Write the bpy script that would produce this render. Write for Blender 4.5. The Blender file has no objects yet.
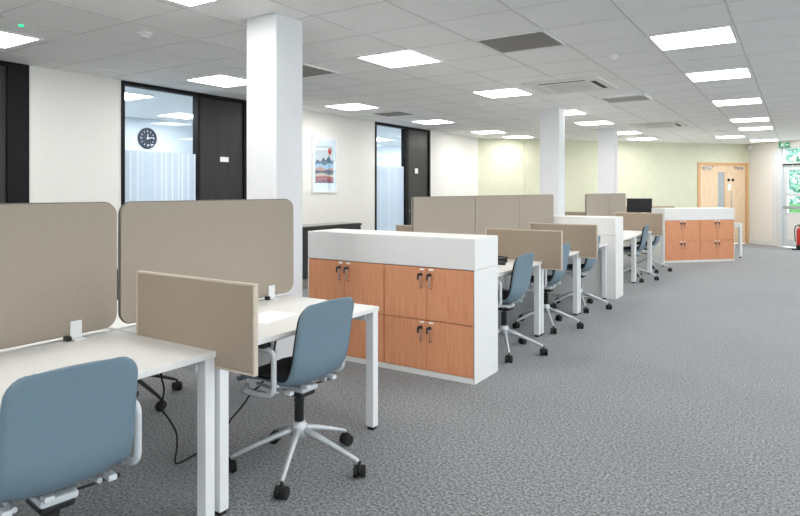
import bpy, bmesh, math, random
from mathutils import Vector, Matrix
R = math.radians
random.seed(4)
SC = bpy.context.scene
COL = SC.collection

# ------------------------------------------------------------------ helpers
def lin(r, g, b):
    f = lambda c: (c / 12.92) if c <= 0.04045 else ((c + 0.055) / 1.055) ** 2.4
    return (f(r / 255), f(g / 255), f(b / 255), 1.0)

def box(bm, x0, x1, y0, y1, z0, z1, bev=0.0, seg=2, mi=0):
    m = Matrix.Translation(((x0 + x1) / 2, (y0 + y1) / 2, (z0 + z1) / 2)) @ Matrix.Diagonal((x1 - x0, y1 - y0, z1 - z0, 1))
    r = bmesh.ops.create_cube(bm, size=1.0, matrix=m)
    fs = {f for v in r['verts'] for f in v.link_faces}
    for f in fs: f.material_index = mi
    if bev > 0:
        es = list({e for v in r['verts'] for e in v.link_edges})
        bmesh.ops.bevel(bm, geom=es, offset=bev, segments=seg, profile=0.5, affect='EDGES')

def spline(pts, n=6):
    pts = [Vector(p) for p in pts]
    if len(pts) < 3: return pts
    P = [pts[0] * 2 - pts[1]] + pts + [pts[-1] * 2 - pts[-2]]
    out = []
    for i in range(1, len(P) - 2):
        a, b, c, d = P[i - 1], P[i], P[i + 1], P[i + 2]
        for k in range(n):
            t = k / n
            out.append(0.5 * ((2 * b) + (c - a) * t + (2 * a - 5 * b + 4 * c - d) * t * t + (3 * b - a - 3 * c + d) * t ** 3))
    out.append(pts[-1])
    return out

def rounded(pts, r, n=5):
    """polyline with its inner corners rounded"""
    pts = [Vector(p) for p in pts]; out = [pts[0]]
    for i in range(1, len(pts) - 1):
        a, b, c = pts[i - 1], pts[i], pts[i + 1]
        u = (a - b); v = (c - b); d = min(r, u.length * .49, v.length * .49)
        p, q = b + u.normalized() * d, b + v.normalized() * d
        for k in range(n + 1):
            t = k / n
            out.append((1 - t) ** 2 * p + 2 * t * (1 - t) * b + t * t * q)
    out.append(pts[-1]); return out

def tube(bm, pts, r, seg=10, cap=True, sy=1.0, mi=0):
    pts = [Vector(p) for p in pts]; n = len(pts)
    rs = r if isinstance(r, (list, tuple)) else [r] * n
    t0 = (pts[1] - pts[0]).normalized()
    up = Vector((0, 0, 1)) if abs(t0.z) < .9 else Vector((1, 0, 0))
    nx = t0.cross(up).normalized(); rings = []
    for i in range(n):
        t = (pts[min(i + 1, n - 1)] - pts[max(i - 1, 0)]).normalized()
        nx = (nx - t * nx.dot(t)).normalized(); ny = t.cross(nx)
        rings.append([bm.verts.new(pts[i] + (nx * math.cos(2 * math.pi * k / seg) + ny * math.sin(2 * math.pi * k / seg) * sy) * rs[i]) for k in range(seg)])
    for i in range(n - 1):
        for k in range(seg):
            f = bm.faces.new((rings[i][k], rings[i][(k + 1) % seg], rings[i + 1][(k + 1) % seg], rings[i + 1][k])); f.smooth = True; f.material_index = mi
    if cap:
        bm.faces.new(rings[0][::-1]).material_index = mi; bm.faces.new(rings[-1]).material_index = mi

def lathe(bm, prof, n=20, c=(0, 0, 0), axis='Z', smooth=True):
    rings = []
    for r, z in prof:
        ring = []
        for k in range(n):
            a = 2 * math.pi * k / n
            p = (r * math.cos(a), r * math.sin(a), z)
            if axis == 'X': p = (p[2], p[0], p[1])
            if axis == 'Y': p = (p[1], p[2], p[0])
            ring.append(bm.verts.new(Vector(p) + Vector(c)))
        rings.append(ring)
    for a, b in zip(rings, rings[1:]):
        for k in range(n):
            f = bm.faces.new((a[k], a[(k + 1) % n], b[(k + 1) % n], b[k])); f.smooth = smooth
    bm.faces.new(rings[0][::-1]); bm.faces.new(rings[-1])

def prism(bm, poly, h0, h1, M=None, mi=0):
    """polygon in XY pulled from h0 to h1 along Z, then moved by M"""
    M = M or Matrix()
    a = [bm.verts.new(M @ Vector((x, y, h0))) for x, y in poly]
    b = [bm.verts.new(M @ Vector((x, y, h1))) for x, y in poly]
    n = len(poly)
    fs = [bm.faces.new(a[::-1]), bm.faces.new(b)]
    for k in range(n): fs.append(bm.faces.new((a[k], a[(k + 1) % n], b[(k + 1) % n], b[k])))
    for f in fs: f.material_index = mi

def rrect(w0, w1, z0, z1, r, n=6):
    out = []
    for cx, cz, a0 in ((w1 - r, z1 - r, 0), (w0 + r, z1 - r, 90), (w0 + r, z0 + r, 180), (w1 - r, z0 + r, 270)):
        for k in range(n + 1):
            a = R(a0 + 90 * k / n); out.append((cx + r * math.cos(a), cz + r * math.sin(a)))
    return out

def obj(name, bm, mat, parent=None):
    bmesh.ops.recalc_face_normals(bm, faces=bm.faces)
    me = bpy.data.meshes.new(name); bm.to_mesh(me); bm.free()
    for m in (mat if isinstance(mat, (list, tuple)) else [mat]): me.materials.append(m)
    o = bpy.data.objects.new(name, me); COL.objects.link(o)
    if parent: o.parent = parent
    return o

def nb(): return bmesh.new()

def tag(o, label, cat, group=None, kind=None):
    o['label'] = label; o['category'] = cat
    if group: o['group'] = group
    if kind: o['kind'] = kind
    return o

def thing(name, label, cat, loc=(0, 0, 0), rz=0.0, group=None):
    o = bpy.data.objects.new(name, None); COL.objects.link(o)
    o.empty_display_size = .1
    o.location = loc; o.rotation_euler = (0, 0, rz)
    return tag(o, label, cat, group)

def setting(name, loc=(0, 0, 0), rz=0.0):
    o = bpy.data.objects.new(name, None); COL.objects.link(o)
    o.location = loc; o.rotation_euler = (0, 0, rz); o['kind'] = 'structure'
    return o

def struct(name, bm, mat, parent=None):
    o = obj(name, bm, mat, parent)
    if not parent: o['kind'] = 'structure'
    return o

def dup(root, loc, rz, label, group=None):
    r = root.copy(); COL.objects.link(r); r.location = loc; r.rotation_euler = (0, 0, rz); r['label'] = label
    if group: r['group'] = group
    for ch in list(root.children):
        c = ch.copy(); COL.objects.link(c); c.parent = r
        for g in list(ch.children):
            d = g.copy(); COL.objects.link(d); d.parent = c
    return r

# ------------------------------------------------------------------ materials
def base_mat(name, col, rough=.5, metal=0.0, spec=.5):
    m = bpy.data.materials.new(name); m.use_nodes = True
    b = m.node_tree.nodes['Principled BSDF']
    b.inputs['Base Color'].default_value = col; b.inputs['Roughness'].default_value = rough
    b.inputs['Metallic'].default_value = metal; b.inputs['Specular IOR Level'].default_value = spec
    return m, m.node_tree, b

def noise_mat(name, c1, c2, scale=30, rough=.5, metal=0.0, stretch=(1, 1, 1), detail=3, bump=0.0, bdist=.002, spec=.5, lo=.35, hi=.65):
    m, t, b = base_mat(name, c1, rough, metal, spec)
    tc = t.nodes.new('ShaderNodeTexCoord'); mp = t.nodes.new('ShaderNodeMapping'); mp.inputs['Scale'].default_value = stretch
    nz = t.nodes.new('ShaderNodeTexNoise'); nz.inputs['Scale'].default_value = scale; nz.inputs['Detail'].default_value = detail
    rp = t.nodes.new('ShaderNodeValToRGB'); rp.color_ramp.elements[0].position = lo; rp.color_ramp.elements[1].position = hi
    rp.color_ramp.elements[0].color = c1; rp.color_ramp.elements[1].color = c2
    L = t.links.new
    L(tc.outputs['Object'], mp.inputs['Vector']); L(mp.outputs['Vector'], nz.inputs['Vector'])
    L(nz.outputs['Fac'], rp.inputs['Fac']); L(rp.outputs['Color'], b.inputs['Base Color'])
    if bump:
        bp = t.nodes.new('ShaderNodeBump'); bp.inputs['Strength'].default_value = bump; bp.inputs['Distance'].default_value = bdist
        L(nz.outputs['Fac'], bp.inputs['Height']); L(bp.outputs['Normal'], b.inputs['Normal'])
    return m

def emis(name, col, s):
    m = bpy.data.materials.new(name); m.use_nodes = True; t = m.node_tree
    for n in list(t.nodes): t.nodes.remove(n)
    e = t.nodes.new('ShaderNodeEmission'); e.inputs['Color'].default_value = col; e.inputs['Strength'].default_value = s
    o = t.nodes.new('ShaderNodeOutputMaterial'); t.links.new(e.outputs[0], o.inputs['Surface'])
    return m

def glass_mat(name, tint):
    m = bpy.data.materials.new(name); m.use_nodes = True; t = m.node_tree
    for n in list(t.nodes): t.nodes.remove(n)
    tr = t.nodes.new('ShaderNodeBsdfTransparent'); tr.inputs['Color'].default_value = tint
    gl = t.nodes.new('ShaderNodeBsdfGlossy'); gl.inputs['Roughness'].default_value = .02
    lw = t.nodes.new('ShaderNodeLayerWeight'); lw.inputs['Blend'].default_value = .5
    pw = t.nodes.new('ShaderNodeMath'); pw.operation = 'POWER'; pw.inputs[1].default_value = 5
    ml = t.nodes.new('ShaderNodeMath'); ml.operation = 'MULTIPLY_ADD'; ml.inputs[1].default_value = .6; ml.inputs[2].default_value = .03
    t.links.new(lw.outputs['Facing'], pw.inputs[0]); t.links.new(pw.outputs[0], ml.inputs[0]); fr = ml
    mx = t.nodes.new('ShaderNodeMixShader'); o = t.nodes.new('ShaderNodeOutputMaterial')
    t.links.new(fr.outputs[0], mx.inputs[0]); t.links.new(tr.outputs[0], mx.inputs[1]); t.links.new(gl.outputs[0], mx.inputs[2]); t.links.new(mx.outputs[0], o.inputs['Surface'])
    return m

def film_mat(name):
    """frosted film, pale vertical stripes painting the light through its clear cuts"""
    m = bpy.data.materials.new(name); m.use_nodes = True; t = m.node_tree
    for n in list(t.nodes): t.nodes.remove(n)
    L = t.links.new
    tr = t.nodes.new('ShaderNodeBsdfTransparent'); tr.inputs['Color'].default_value = (.95, .97, 1, 1)
    df = t.nodes.new('ShaderNodeBsdfDiffuse'); df.inputs['Color'].default_value = lin(222, 228, 233)
    tl = t.nodes.new('ShaderNodeBsdfTranslucent'); tl.inputs['Color'].default_value = lin(225, 231, 237)
    ad = t.nodes.new('ShaderNodeMixShader'); ad.inputs[0].default_value = .62
    L(df.outputs[0], ad.inputs[1]); L(tl.outputs[0], ad.inputs[2])
    tc = t.nodes.new('ShaderNodeTexCoord'); sp = t.nodes.new('ShaderNodeSeparateXYZ'); L(tc.outputs['Object'], sp.inputs[0])
    nz = t.nodes.new('ShaderNodeTexNoise'); nz.noise_dimensions = '1D'; nz.inputs['Scale'].default_value = 34; nz.inputs['Detail'].default_value = 0
    L(sp.outputs['Y'], nz.inputs['W'])
    rp = t.nodes.new('ShaderNodeValToRGB'); rp.color_ramp.elements[0].position = .66; rp.color_ramp.elements[1].position = .70
    rp.color_ramp.elements[0].color = lin(222, 229, 235); rp.color_ramp.elements[1].color = lin(248, 251, 253)  # stripes get a paler colour instead of real light passing through
    L(nz.outputs['Fac'], rp.inputs['Fac'])
    mx = t.nodes.new('ShaderNodeMixShader'); mx.inputs[0].default_value = .10; L(rp.outputs['Color'], df.inputs['Color']); L(rp.outputs['Color'], tl.inputs['Color']); L(ad.outputs[0], mx.inputs[1]); L(tr.outputs[0], mx.inputs[2])
    o = t.nodes.new('ShaderNodeOutputMaterial'); L(mx.outputs[0], o.inputs['Surface'])
    return m

def carpet_mat():
    m, t, b = base_mat('carpet', (.1, .1, .1, 1), .95, 0, .15)
    L = t.links.new
    tc = t.nodes.new('ShaderNodeTexCoord')
    n1 = t.nodes.new('ShaderNodeTexNoise'); n1.inputs['Scale'].default_value = 68; n1.inputs['Detail'].default_value = 4; n1.inputs['Roughness'].default_value = .75
    n2 = t.nodes.new('ShaderNodeTexNoise'); n2.inputs['Scale'].default_value = .9; n2.inputs['Detail'].default_value = 3
    L(tc.outputs['Object'], n1.inputs['Vector']); L(tc.outputs['Object'], n2.inputs['Vector'])
    rp = t.nodes.new('ShaderNodeValToRGB'); e = rp.color_ramp.elements
    e[0].position = .38; e[0].color = lin(46, 48, 51); e[1].position = .62; e[1].color = lin(154, 155, 157)
    L(n1.outputs['Fac'], rp.inputs['Fac'])
    r2 = t.nodes.new('ShaderNodeValToRGB'); r2.color_ramp.elements[0].position = .3; r2.color_ramp.elements[1].position = .7
    r2.color_ramp.elements[0].color = (.86, .86, .87, 1); r2.color_ramp.elements[1].color = (1, 1, 1, 1)
    L(n2.outputs['Fac'], r2.inputs['Fac'])
    mx = t.nodes.new('ShaderNodeMixRGB'); mx.blend_type = 'MULTIPLY'; mx.inputs[0].default_value = 1
    L(rp.outputs['Color'], mx.inputs[1]); L(r2.outputs['Color'], mx.inputs[2]); L(mx.outputs['Color'], b.inputs['Base Color'])
    b.inputs['Sheen Weight'].default_value = .35; b.inputs['Sheen Roughness'].default_value = .5
    bp = t.nodes.new('ShaderNodeBump'); bp.inputs['Strength'].default_value = .5; bp.inputs['Distance'].default_value = .006
    L(n1.outputs['Fac'], bp.inputs['Height']); L(bp.outputs['Normal'], b.inputs['Normal'])
    return m

def fabric_mat(name, c1, c2, scale=420):
    m = noise_mat(name, c1, c2, scale=scale, rough=.92, stretch=(1, 1, .6), detail=3, bump=.25, bdist=.001, spec=.2)
    m.node_tree.nodes['Principled BSDF'].inputs['Sheen Weight'].default_value = .15
    return m

M = {}
M['carpet'] = carpet_mat()
M['wall'] = noise_mat('wall_paint', lin(236, 234, 229), lin(237, 235, 230), 6, .75, spec=.2)
M['green'] = noise_mat('pale_green_paint', lin(216, 217, 194), lin(220, 221, 199), 5, .75, spec=.2)
M['ceil'] = noise_mat('ceiling_tile', lin(244, 244, 242), lin(249, 249, 248), 60, .95, detail=5, spec=.1)
M['tbar'] = noise_mat('ceiling_bar', lin(212, 212, 210), lin(218, 218, 216), 8, .6)
M['column'] = noise_mat('column_paint', lin(226, 227, 229), lin(227, 228, 230), 5, .6, spec=.3)
M['white_lam'] = noise_mat('white_laminate', lin(228, 227, 224), lin(229, 228, 225), 20, .42, spec=.4)
M['white_cab'] = noise_mat('white_board', lin(231, 231, 229), lin(232, 232, 230), 12, .5, spec=.35)
M['white_metal'] = noise_mat('white_coated_steel', lin(231, 232, 233), lin(232, 233, 234), 40, .4, spec=.45)
M['edge'] = noise_mat('white_edge', lin(205, 204, 200), lin(212, 211, 207), 20, .45)
M['beech'] = noise_mat('beech_veneer', lin(212, 140, 100), lin(226, 162, 122), 14, .48, stretch=(5, 5, .35), detail=6, spec=.4, lo=.3, hi=.7)
M['beech_gap'] = noise_mat('beech_gap_shade', lin(150, 82, 58), lin(165, 92, 66), 20, .55)  # dark tone on the carcass front paints the shade in the door gaps
M['palewood'] = noise_mat('pale_maple_veneer', lin(230, 200, 165), lin(238, 212, 180), 8, .5, stretch=(4, 4, .4), detail=5)
M['doorframe'] = noise_mat('oak_frame', lin(214, 166, 116), lin(222, 178, 130), 10, .5, stretch=(4, 4, .4))
M['taupe'] = fabric_mat('taupe_fabric', lin(150, 139, 126), lin(172, 161, 148))
M['taupe2'] = fabric_mat('warm_taupe_fabric', lin(150, 134, 117), lin(174, 157, 140))
M['pipe'] = noise_mat('screen_piping', lin(104, 98, 91), lin(116, 110, 102), 60, .7)
M['taupe_edge'] = noise_mat('pale_screen_edge', lin(196, 184, 168), lin(206, 194, 178), 60, .7)
M['chair'] = noise_mat('blue_grey_shell', lin(110, 131, 144), lin(117, 138, 151), 300, .5, spec=.35, bump=.05, bdist=.0005)
M['black_fab'] = noise_mat('black_upholstery', lin(24, 26, 32), lin(36, 38, 44), 300, .9, bump=.2, bdist=.001)
M['alu'] = noise_mat('grey_coated_metal', lin(196, 200, 203), lin(206, 210, 213), 30, .35, metal=.35)
M['arm'] = noise_mat('light_grey_arm', lin(205, 210, 213), lin(213, 217, 220), 30, .45)
M['chrome'] = noise_mat('steel', lin(190, 190, 192), lin(205, 205, 207), 30, .25, metal=.9)
M['black'] = noise_mat('black_plastic', lin(20, 20, 22), lin(30, 30, 32), 80, .45)
M['rubber'] = noise_mat('black_rubber', lin(14, 14, 15), lin(22, 22, 23), 80, .7)
M['darkdoor'] = noise_mat('black_stained_veneer', lin(24, 22, 23), lin(36, 33, 33), 7, .42, stretch=(4, 4, .3), detail=5, spec=.5)
M['darkframe'] = noise_mat('black_frame', lin(13, 13, 15), lin(17, 17, 19), 40, .6, spec=.25)
M['darkunit'] = noise_mat('charcoal_board', lin(44, 45, 46), lin(52, 53, 54), 20, .35)
M['gloss'] = noise_mat('glossy_grey_top', lin(120, 122, 124), lin(130, 132, 134), 10, .08, spec=.9)
M['glass'] = glass_mat('clear_glass', (.93, .97, 1.0, 1))
M['film'] = film_mat('frosted_film')
M['panel'] = emis('light_diffuser', (1, .985, .955, 1), 13.5)
M['panel_office'] = emis('office_light_diffuser', (.97, .988, 1, 1), 24)
M['trimwhite'] = noise_mat('white_light_trim', lin(238, 238, 238), lin(243, 243, 243), 30, .5)
M['grille'] = noise_mat('grey_grille', lin(150, 146, 141), lin(160, 156, 151), 160, .7)
M['grille_back'] = noise_mat('grille_shadow', lin(112, 108, 104), lin(120, 116, 112), 80, .8)
M['slot'] = noise_mat('vent_slot', lin(36, 36, 36), lin(46, 46, 46), 60, .7)
M['cass'] = noise_mat('cassette_plastic', lin(228, 227, 223), lin(233, 232, 228), 30, .5)
M['cass_mid'] = noise_mat('cassette_inlet', lin(222, 220, 215), lin(226, 224, 219), 200, .7)
M['navy'] = noise_mat('navy_dial', lin(28, 36, 52), lin(36, 44, 60), 30, .4)
M['paper'] = noise_mat('white_paper', lin(246, 246, 246), lin(250, 250, 250), 30, .6)
M['screen_black'] = noise_mat('monitor_glass', lin(14, 15, 19), lin(18, 19, 23), 5, .25)
M['red'] = noise_mat('red_paint', lin(196, 40, 38), lin(206, 50, 46), 30, .3)
M['signgreen'] = emis('sign_green', lin(20, 150, 90), .8)
M['signwhite'] = emis('sign_white', (1, 1, 1, 1), 1.1)
M['led'] = emis('green_led', lin(40, 230, 140), 1.5)
M['office_wall'] = noise_mat('office_wall_paint', lin(218, 224, 229), lin(220, 226, 231), 5, .8)
M['winframe'] = noise_mat('white_window_frame', lin(214, 220, 224), lin(222, 228, 232), 20, .45)
M['mid_frame'] = noise_mat('grey_rail', lin(168, 174, 178), lin(178, 184, 188), 20, .45)
M['leaf'] = noise_mat('leaves', lin(84, 142, 120), lin(136, 188, 164), 3, .7, detail=6)
M['bark'] = noise_mat('bark', lin(92, 78, 64), lin(112, 96, 80), 12, .9, stretch=(3, 3, .5), bump=.4)
M['paving'] = noise_mat('pale_paving', lin(205, 205, 202), lin(224, 224, 220), 4, .85)
M['hedge'] = noise_mat('hedge_leaves', lin(46, 104, 56), lin(88, 150, 88), 18, .8, detail=6, bump=.6, bdist=.05)

# ------------------------------------------------------------------ measures
CZ = 2.66                       # ceiling
LX = -6.4                       # left wall face
TILE = .62
P0 = Vector((-6.4, 13.29, 0)); U = Vector((.6783, .7348, 0)); FL = 7.80; FA = math.atan2(.7348, .6783)
P1 = P0 + U * FL; U2 = Vector((.7348, -.6783, 0)); RA = math.atan2(-.6783, .7348)
RX = 3.5
SR = (RX - P1.x) / U2.x; P2 = P1 + U2 * SR
BY = -3.0

# ------------------------------------------------------------------ room shell
poly = [(LX - .1, BY - .1), (RX + .1, BY - .1), (RX + .1, P2.y), (P2.x, P2.y), (P1.x, P1.y), (P0.x, P0.y), (LX - .1, 13.29)]
bm = nb(); prism(bm, poly, -.12, 0); struct('floor', bm, M['carpet'])
bm = nb(); prism(bm, poly, CZ, CZ + .12); struct('ceiling', bm, M['ceil'])

def inside(x, y):
    n = (Vector((x, y, 0)) - P0).dot(Vector((.7348, -.6783, 0))); 
    m = (Vector((x, y, 0)) - P1).dot(Vector((-.6783, -.7348, 0)))
    return x > LX and x < RX and y > BY and n > 0 and m > 0
bm = nb()
k0 = int((LX + 1.03) / TILE) - 1
for k in range(k0, 9):
    x = -1.025 + k * TILE
    ys = [BY + .1 * i for i in range(230) if inside(x, BY + .1 * i)]
    if ys: box(bm, x - .008, x + .008, ys[0], ys[-1], CZ - .003, CZ + .002)
for k in range(-14, 24):
    y = 5.195 + k * TILE
    xs = [LX + .05 * i for i in range(1, 200) if inside(LX + .05 * i, y)]
    if xs: box(bm, xs[0], xs[-1], y - .004, y + .004, CZ - .002, CZ + .002)
struct('trim_1', bm, M['tbar'])

# left wall with three glazed fronts
bm = nb()
for a, b in ((BY - .1, 1.6), (3.12, 4.11), (6.0, 9.05), (11.02, 13.29)):
    box(bm, LX - .12, LX, a, b, 0, CZ)
struct('wall_left', bm, M['wall'])
bm = nb()
for a, b in ((BY, 1.6), (3.12, 4.11), (6.0, 9.05), (11.02, 13.29)):
    box(bm, LX, LX + .014, a, b, 0, .1, .003)
struct('baseboard_left', bm, M['wall'])
# far green wall (runs askew), white return wall
def wall_at(name, P, ang, spans, mat, th=.12, parent=None, z0=0, z1=CZ):
    bm = nb()
    for s0, s1, za, zb in spans: box(bm, s0, s1, 0, th, za, zb)
    o = struct(name, bm, mat); o.location = P; o.rotation_euler = (0, 0, ang); return o
wall_at('wall_far', P0, FA, [(0, 6.14, 0, CZ), (6.14, 7.74, 2.16, CZ), (7.74, FL + .12, 0, CZ)], M['green'])
wall_at('wall_return', P1, RA, [(0, .94, 0, CZ), (.94, 4.1, 2.52, CZ), (4.1, SR + .1, 0, CZ)], M['wall'])
wall_at('baseboard_return', P1, RA, [(.0, .77, 0, .11)], M['column'], -.022)
wall_at('baseboard_far', P0, FA, [(0, 6.08, 0, .1)], M['wall'], -.016)
o = wall_at('trim_2', P0, FA, [(1.19, 1.30, 0, CZ)], M['green'], -.03)
# right wall with daylight windows (beyond the picture's right edge), back wall
bm = nb()
wy = [(-2.7, .9), (1.3, 4.9), (5.3, 8.9), (9.3, 12.9)]
def daylight_windows(nm, P, ang, spans, end, first, sill=.8):
    """wall along local x with tall windows let in"""
    bm = nb(); prev = -.1
    for a, b in spans:
        box(bm, prev, a, 0, .15, 0, CZ); box(bm, a, b, 0, .15, 0, sill); box(bm, a, b, 0, .15, 2.5, CZ); prev = b
    box(bm, prev, end, 0, .15, 0, CZ)
    o = struct(nm, bm, M['wall']); o.location = P; o.rotation_euler = (0, 0, ang)
    for i, (a, b) in enumerate(spans):
        w = setting('window_%d' % (first + i), P, ang)
        bm = nb()
        for x0, x1, z0, z1 in ((a, a + .06, sill, 2.5), (b - .06, b, sill, 2.5), (a, b, sill, sill + .06), (a, b, 2.44, 2.5), ((a + b) / 2 - .03, (a + b) / 2 + .03, sill, 2.5)):
            box(bm, x0, x1, .04, .1, z0, z1)
        obj('window_frame', bm, M['winframe'], w)
        bm = nb(); box(bm, a + .05, b - .05, .065, .072, sill + .05, 2.45); obj('window_pane', bm, M['glass'], w)
daylight_windows('wall_right', (RX, P2.y, 0), R(-90), [(P2.y - b, P2.y - a) for a, b in reversed(wy)], P2.y - BY + .1, 4)
daylight_windows('wall_back', (RX, BY, 0), R(180), [(.4, 3.2), (3.6, 6.4), (6.8, 9.4)], RX - LX + .15, 8, 1.75)  # unseen high strip windows, added to throw daylight onto the ceiling

# offices behind the left wall
bm = nb()
box(bm, -9.57, -9.45, .8, 15.6, 0, CZ)
for y in (.8, 8.35, 15.5): box(bm, -9.45, LX - .12, y, y + .1, 0, CZ)
box(bm, LX - .12, LX - .02, 13.3, 15.5, 0, CZ)
struct('wall_office', bm, M['office_wall'])
bm = nb(); box(bm, -9.57, LX - .1, .8, 15.6, CZ, CZ + .12); struct('ceiling_office', bm, M['ceil'])
bm = nb(); box(bm, -9.57, LX - .1, .8, 15.6, -.12, 0); struct('floor_office', bm, M['office_wall'])

# ------------------------------------------------------------------ glazed fronts and dark doors
def glazed_front(idx, y0, yg, yd0, y1, door_idx, sign=True):
    w = setting('window_%d' % idx)
    bm = nb()
    box(bm, LX - .09, LX + .015, y0, y0 + .04, 0, CZ, .003); box(bm, LX - .09, LX + .015, yg, yd0, 0, CZ, .003)
    box(bm, LX - .09, LX + .015, y0 + .04, yg, CZ - .045, CZ, .003); box(bm, LX - .09, LX + .015, y0 + .04, yg, 0, .06, .003)
    obj('window_frame', bm, M['darkframe'], w)
    bm = nb(); box(bm, LX - .045, LX - .035, y0 + .035, yg + .005, .05, CZ - .04); obj('glass_pane', bm, M['glass'], w)
    bm = nb(); box(bm, LX - .032, LX - .030, y0 + .04, yg, .06, 1.88); obj('frosted_film', bm, M['film'], w)
    d = setting('door_%d' % door_idx)
    bm = nb(); box(bm, LX - .06, LX - .01, yd0 + .004, y1 - .07, .01, CZ - .045, .003); obj('door_leaf', bm, M['darkdoor'], d)
    bm = nb(); box(bm, LX - .09, LX + .015, y1 - .07, y1, 0, CZ, .003); box(bm, LX - .09, LX + .015, yd0, y1 - .07, CZ - .04, CZ, .003)
    obj('door_frame', bm, M['darkframe'], d)
    bm = nb(); tube(bm, rounded([(LX - .012, yd0 + .07, 1.02), (LX + .05, yd0 + .07, 1.02), (LX + .05, yd0 + .19, 1.02)], .015), .009); lathe(bm, [(.025, 0), (.025, .008)], 16, (LX - .012, yd0 + .07, 1.02), 'X')
    obj('door_handle', bm, M['chrome'], d)
    return d
glazed_front(1, 4.11, 5.155, 5.19, 6.0, 2)
glazed_front(2, 9.05, 10.06, 10.17, 11.02, 3)
d = setting('door_1')
bm = nb(); box(bm, LX - .06, LX - .01, 1.66, 2.93, .01, CZ - .045, .003); obj('door_leaf', bm, M['darkdoor'], d)
bm = nb(); box(bm, LX - .09, LX + .015, 2.92, 3.12, 0, CZ, .003); box(bm, LX - .09, LX + .015, 1.6, 1.66, 0, CZ, .003); box(bm, LX - .09, LX + .015, 1.66, 2.92, CZ - .04, CZ, .003)
obj('door_frame', bm, M['darkframe'], d)
for y0, y1, z0, z1, lb in ((5.53, 5.67, 1.80, 1.865, 'small white nameplate on the dark door left of the front column'), (10.44, 10.55, 1.76, 1.86, 'small white nameplate on the dark door beside the second frosted window')):
    bm = nb(); box(bm, LX - .0095, LX - .003, y0, y1, z0, z1, .001)
    o = obj('door_sign', bm, M['paper']); tag(o, lb, 'sign', 'door nameplates')

# beech double door in the far wall
d = setting('door_4', P0, FA)
bm = nb()
for s0, s1, za, zb in ((6.14, 6.22, 0, 2.16), (7.66, 7.74, 0, 2.16), (6.22, 7.66, 2.08, 2.16)): box(bm, s0, s1, -.025, .1, za, zb, .004)
obj('door_frame', bm, M['doorframe'], d)
for s0, s1, v in ((6.225, 7.055, (6.78, 6.97, .85, 1.91)), (7.06, 7.655, None)):
    bm = nb(); box(bm, s0, s1, .0, .045, .01, 2.075, .003); lf = obj('door_leaf', bm, M['palewood'], d)
    if v:
        bm = nb(); box(bm, v[0], v[1], -.006, .0, v[2], v[3], .002); obj('vision_panel', bm, M['mid_frame'], lf)
        bm = nb(); box(bm, v[1], v[1] + .018, -.012, 0, v[2], v[3], .002); obj('vision_panel_bead', bm, M['doorframe'], lf)
        bm = nb(); box(bm, 6.30, 6.55, -.05, -.001, 1.99, 2.045, .006); tube(bm, [(6.32, -.045, 2.02), (6.46, -.12, 2.03), (6.62, -.03, 2.055)], .009); obj('door_closer', bm, M['chrome'], lf)
    else:
        bm = nb(); box(bm, 7.30, 7.55, -.05, -.001, 1.99, 2.045, .006); tube(bm, [(7.53, -.045, 2.02), (7.40, -.12, 2.03), (7.25, -.03, 2.055)], .009); obj('door_closer', bm, M['chrome'], lf)
        bm = nb(); tube(bm, rounded([(7.16, 0, .93), (7.16, -.05, .93), (7.16, -.05, 1.38), (7.16, 0, 1.38)], .02), .011); obj('pull_handle', bm, M['chrome'], lf)
        bm = nb(); box(bm, 7.09, 7.19, -.004, 0, 1.42, 1.60, .001); obj('push_plate', bm, M['paper'], lf)
        bm = nb(); lathe(bm, [(.04, 0), (.04, -.005)], 20, (7.12, 0, 1.70), 'Y'); obj('fire_door_disc', bm, M['darkframe'], lf)
        bm = nb(); lathe(bm, [(.04, 0), (.04, -.005)], 20, (7.25, 0, 1.70), 'Y'); obj('fire_door_disc', bm, M['darkframe'], lf)

# glazed entrance in the return wall
w = setting('window_3', P1, RA)
bm = nb()
for s0, s1, za, zb in ((.94, 1.02, 0, 2.52), (2.0, 2.1, 0, 2.52), (3.05, 3.15, 0, 2.52), (4.02, 4.1, 0, 2.52), (.94, 4.1, 2.46, 2.52), (1.0, 4.1, 2.05, 2.13), (2.05, 4.1, 0, .12), (2.05, 4.1, .98, 1.04)):
    box(bm, s0, s1, .03, .11, za, zb, .004)
obj('window_frame', bm, M['winframe'], w)
for s0, s1, za, zb in ((1.0, 2.02, 2.11, 2.48), (2.08, 3.07, 2.11, 2.48), (3.13, 4.04, 2.11, 2.48), (2.08, 3.07, .1, 2.07), (3.13, 4.04, .1, 2.07)):
    bm = nb(); box(bm, s0, s1, .066, .072, za, zb); obj('window_pane', bm, M['glass'], w)
d = setting('door_5', P1, RA)
bm = nb()
for s0, s1, za, zb in ((1.03, 1.13, .01, 2.04), (1.89, 1.99, .01, 2.04), (1.13, 1.89, .01, .2), (1.13, 1.89, 1.93, 2.04), (1.13, 1.89, 1.28, 1.36)): box(bm, s0, s1, .04, .095, za, zb, .004)
obj('door_leaf', bm, M['winframe'], d)
bm = nb(); box(bm, 1.06, 1.96, -.03, .035, .96, 1.03, .006); obj('push_bar', bm, M['mid_frame'], d)
bm = nb(); box(bm, 1.125, 1.895, .05, .09, .195, .87, .004); obj('kick_panel', bm, M['trimwhite'], d)
bm = nb(); box(bm, 1.05, 1.95, -.02, .04, 2.055, 2.085, .003); obj('door_closer', bm, M['darkframe'], d)
bm = nb(); box(bm, 1.12, 1.90, .066, .072, .86, 1.29); box(bm, 1.12, 1.90, .066, .072, 1.35, 1.94); obj('window_pane', bm, M['glass'], d)

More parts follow.
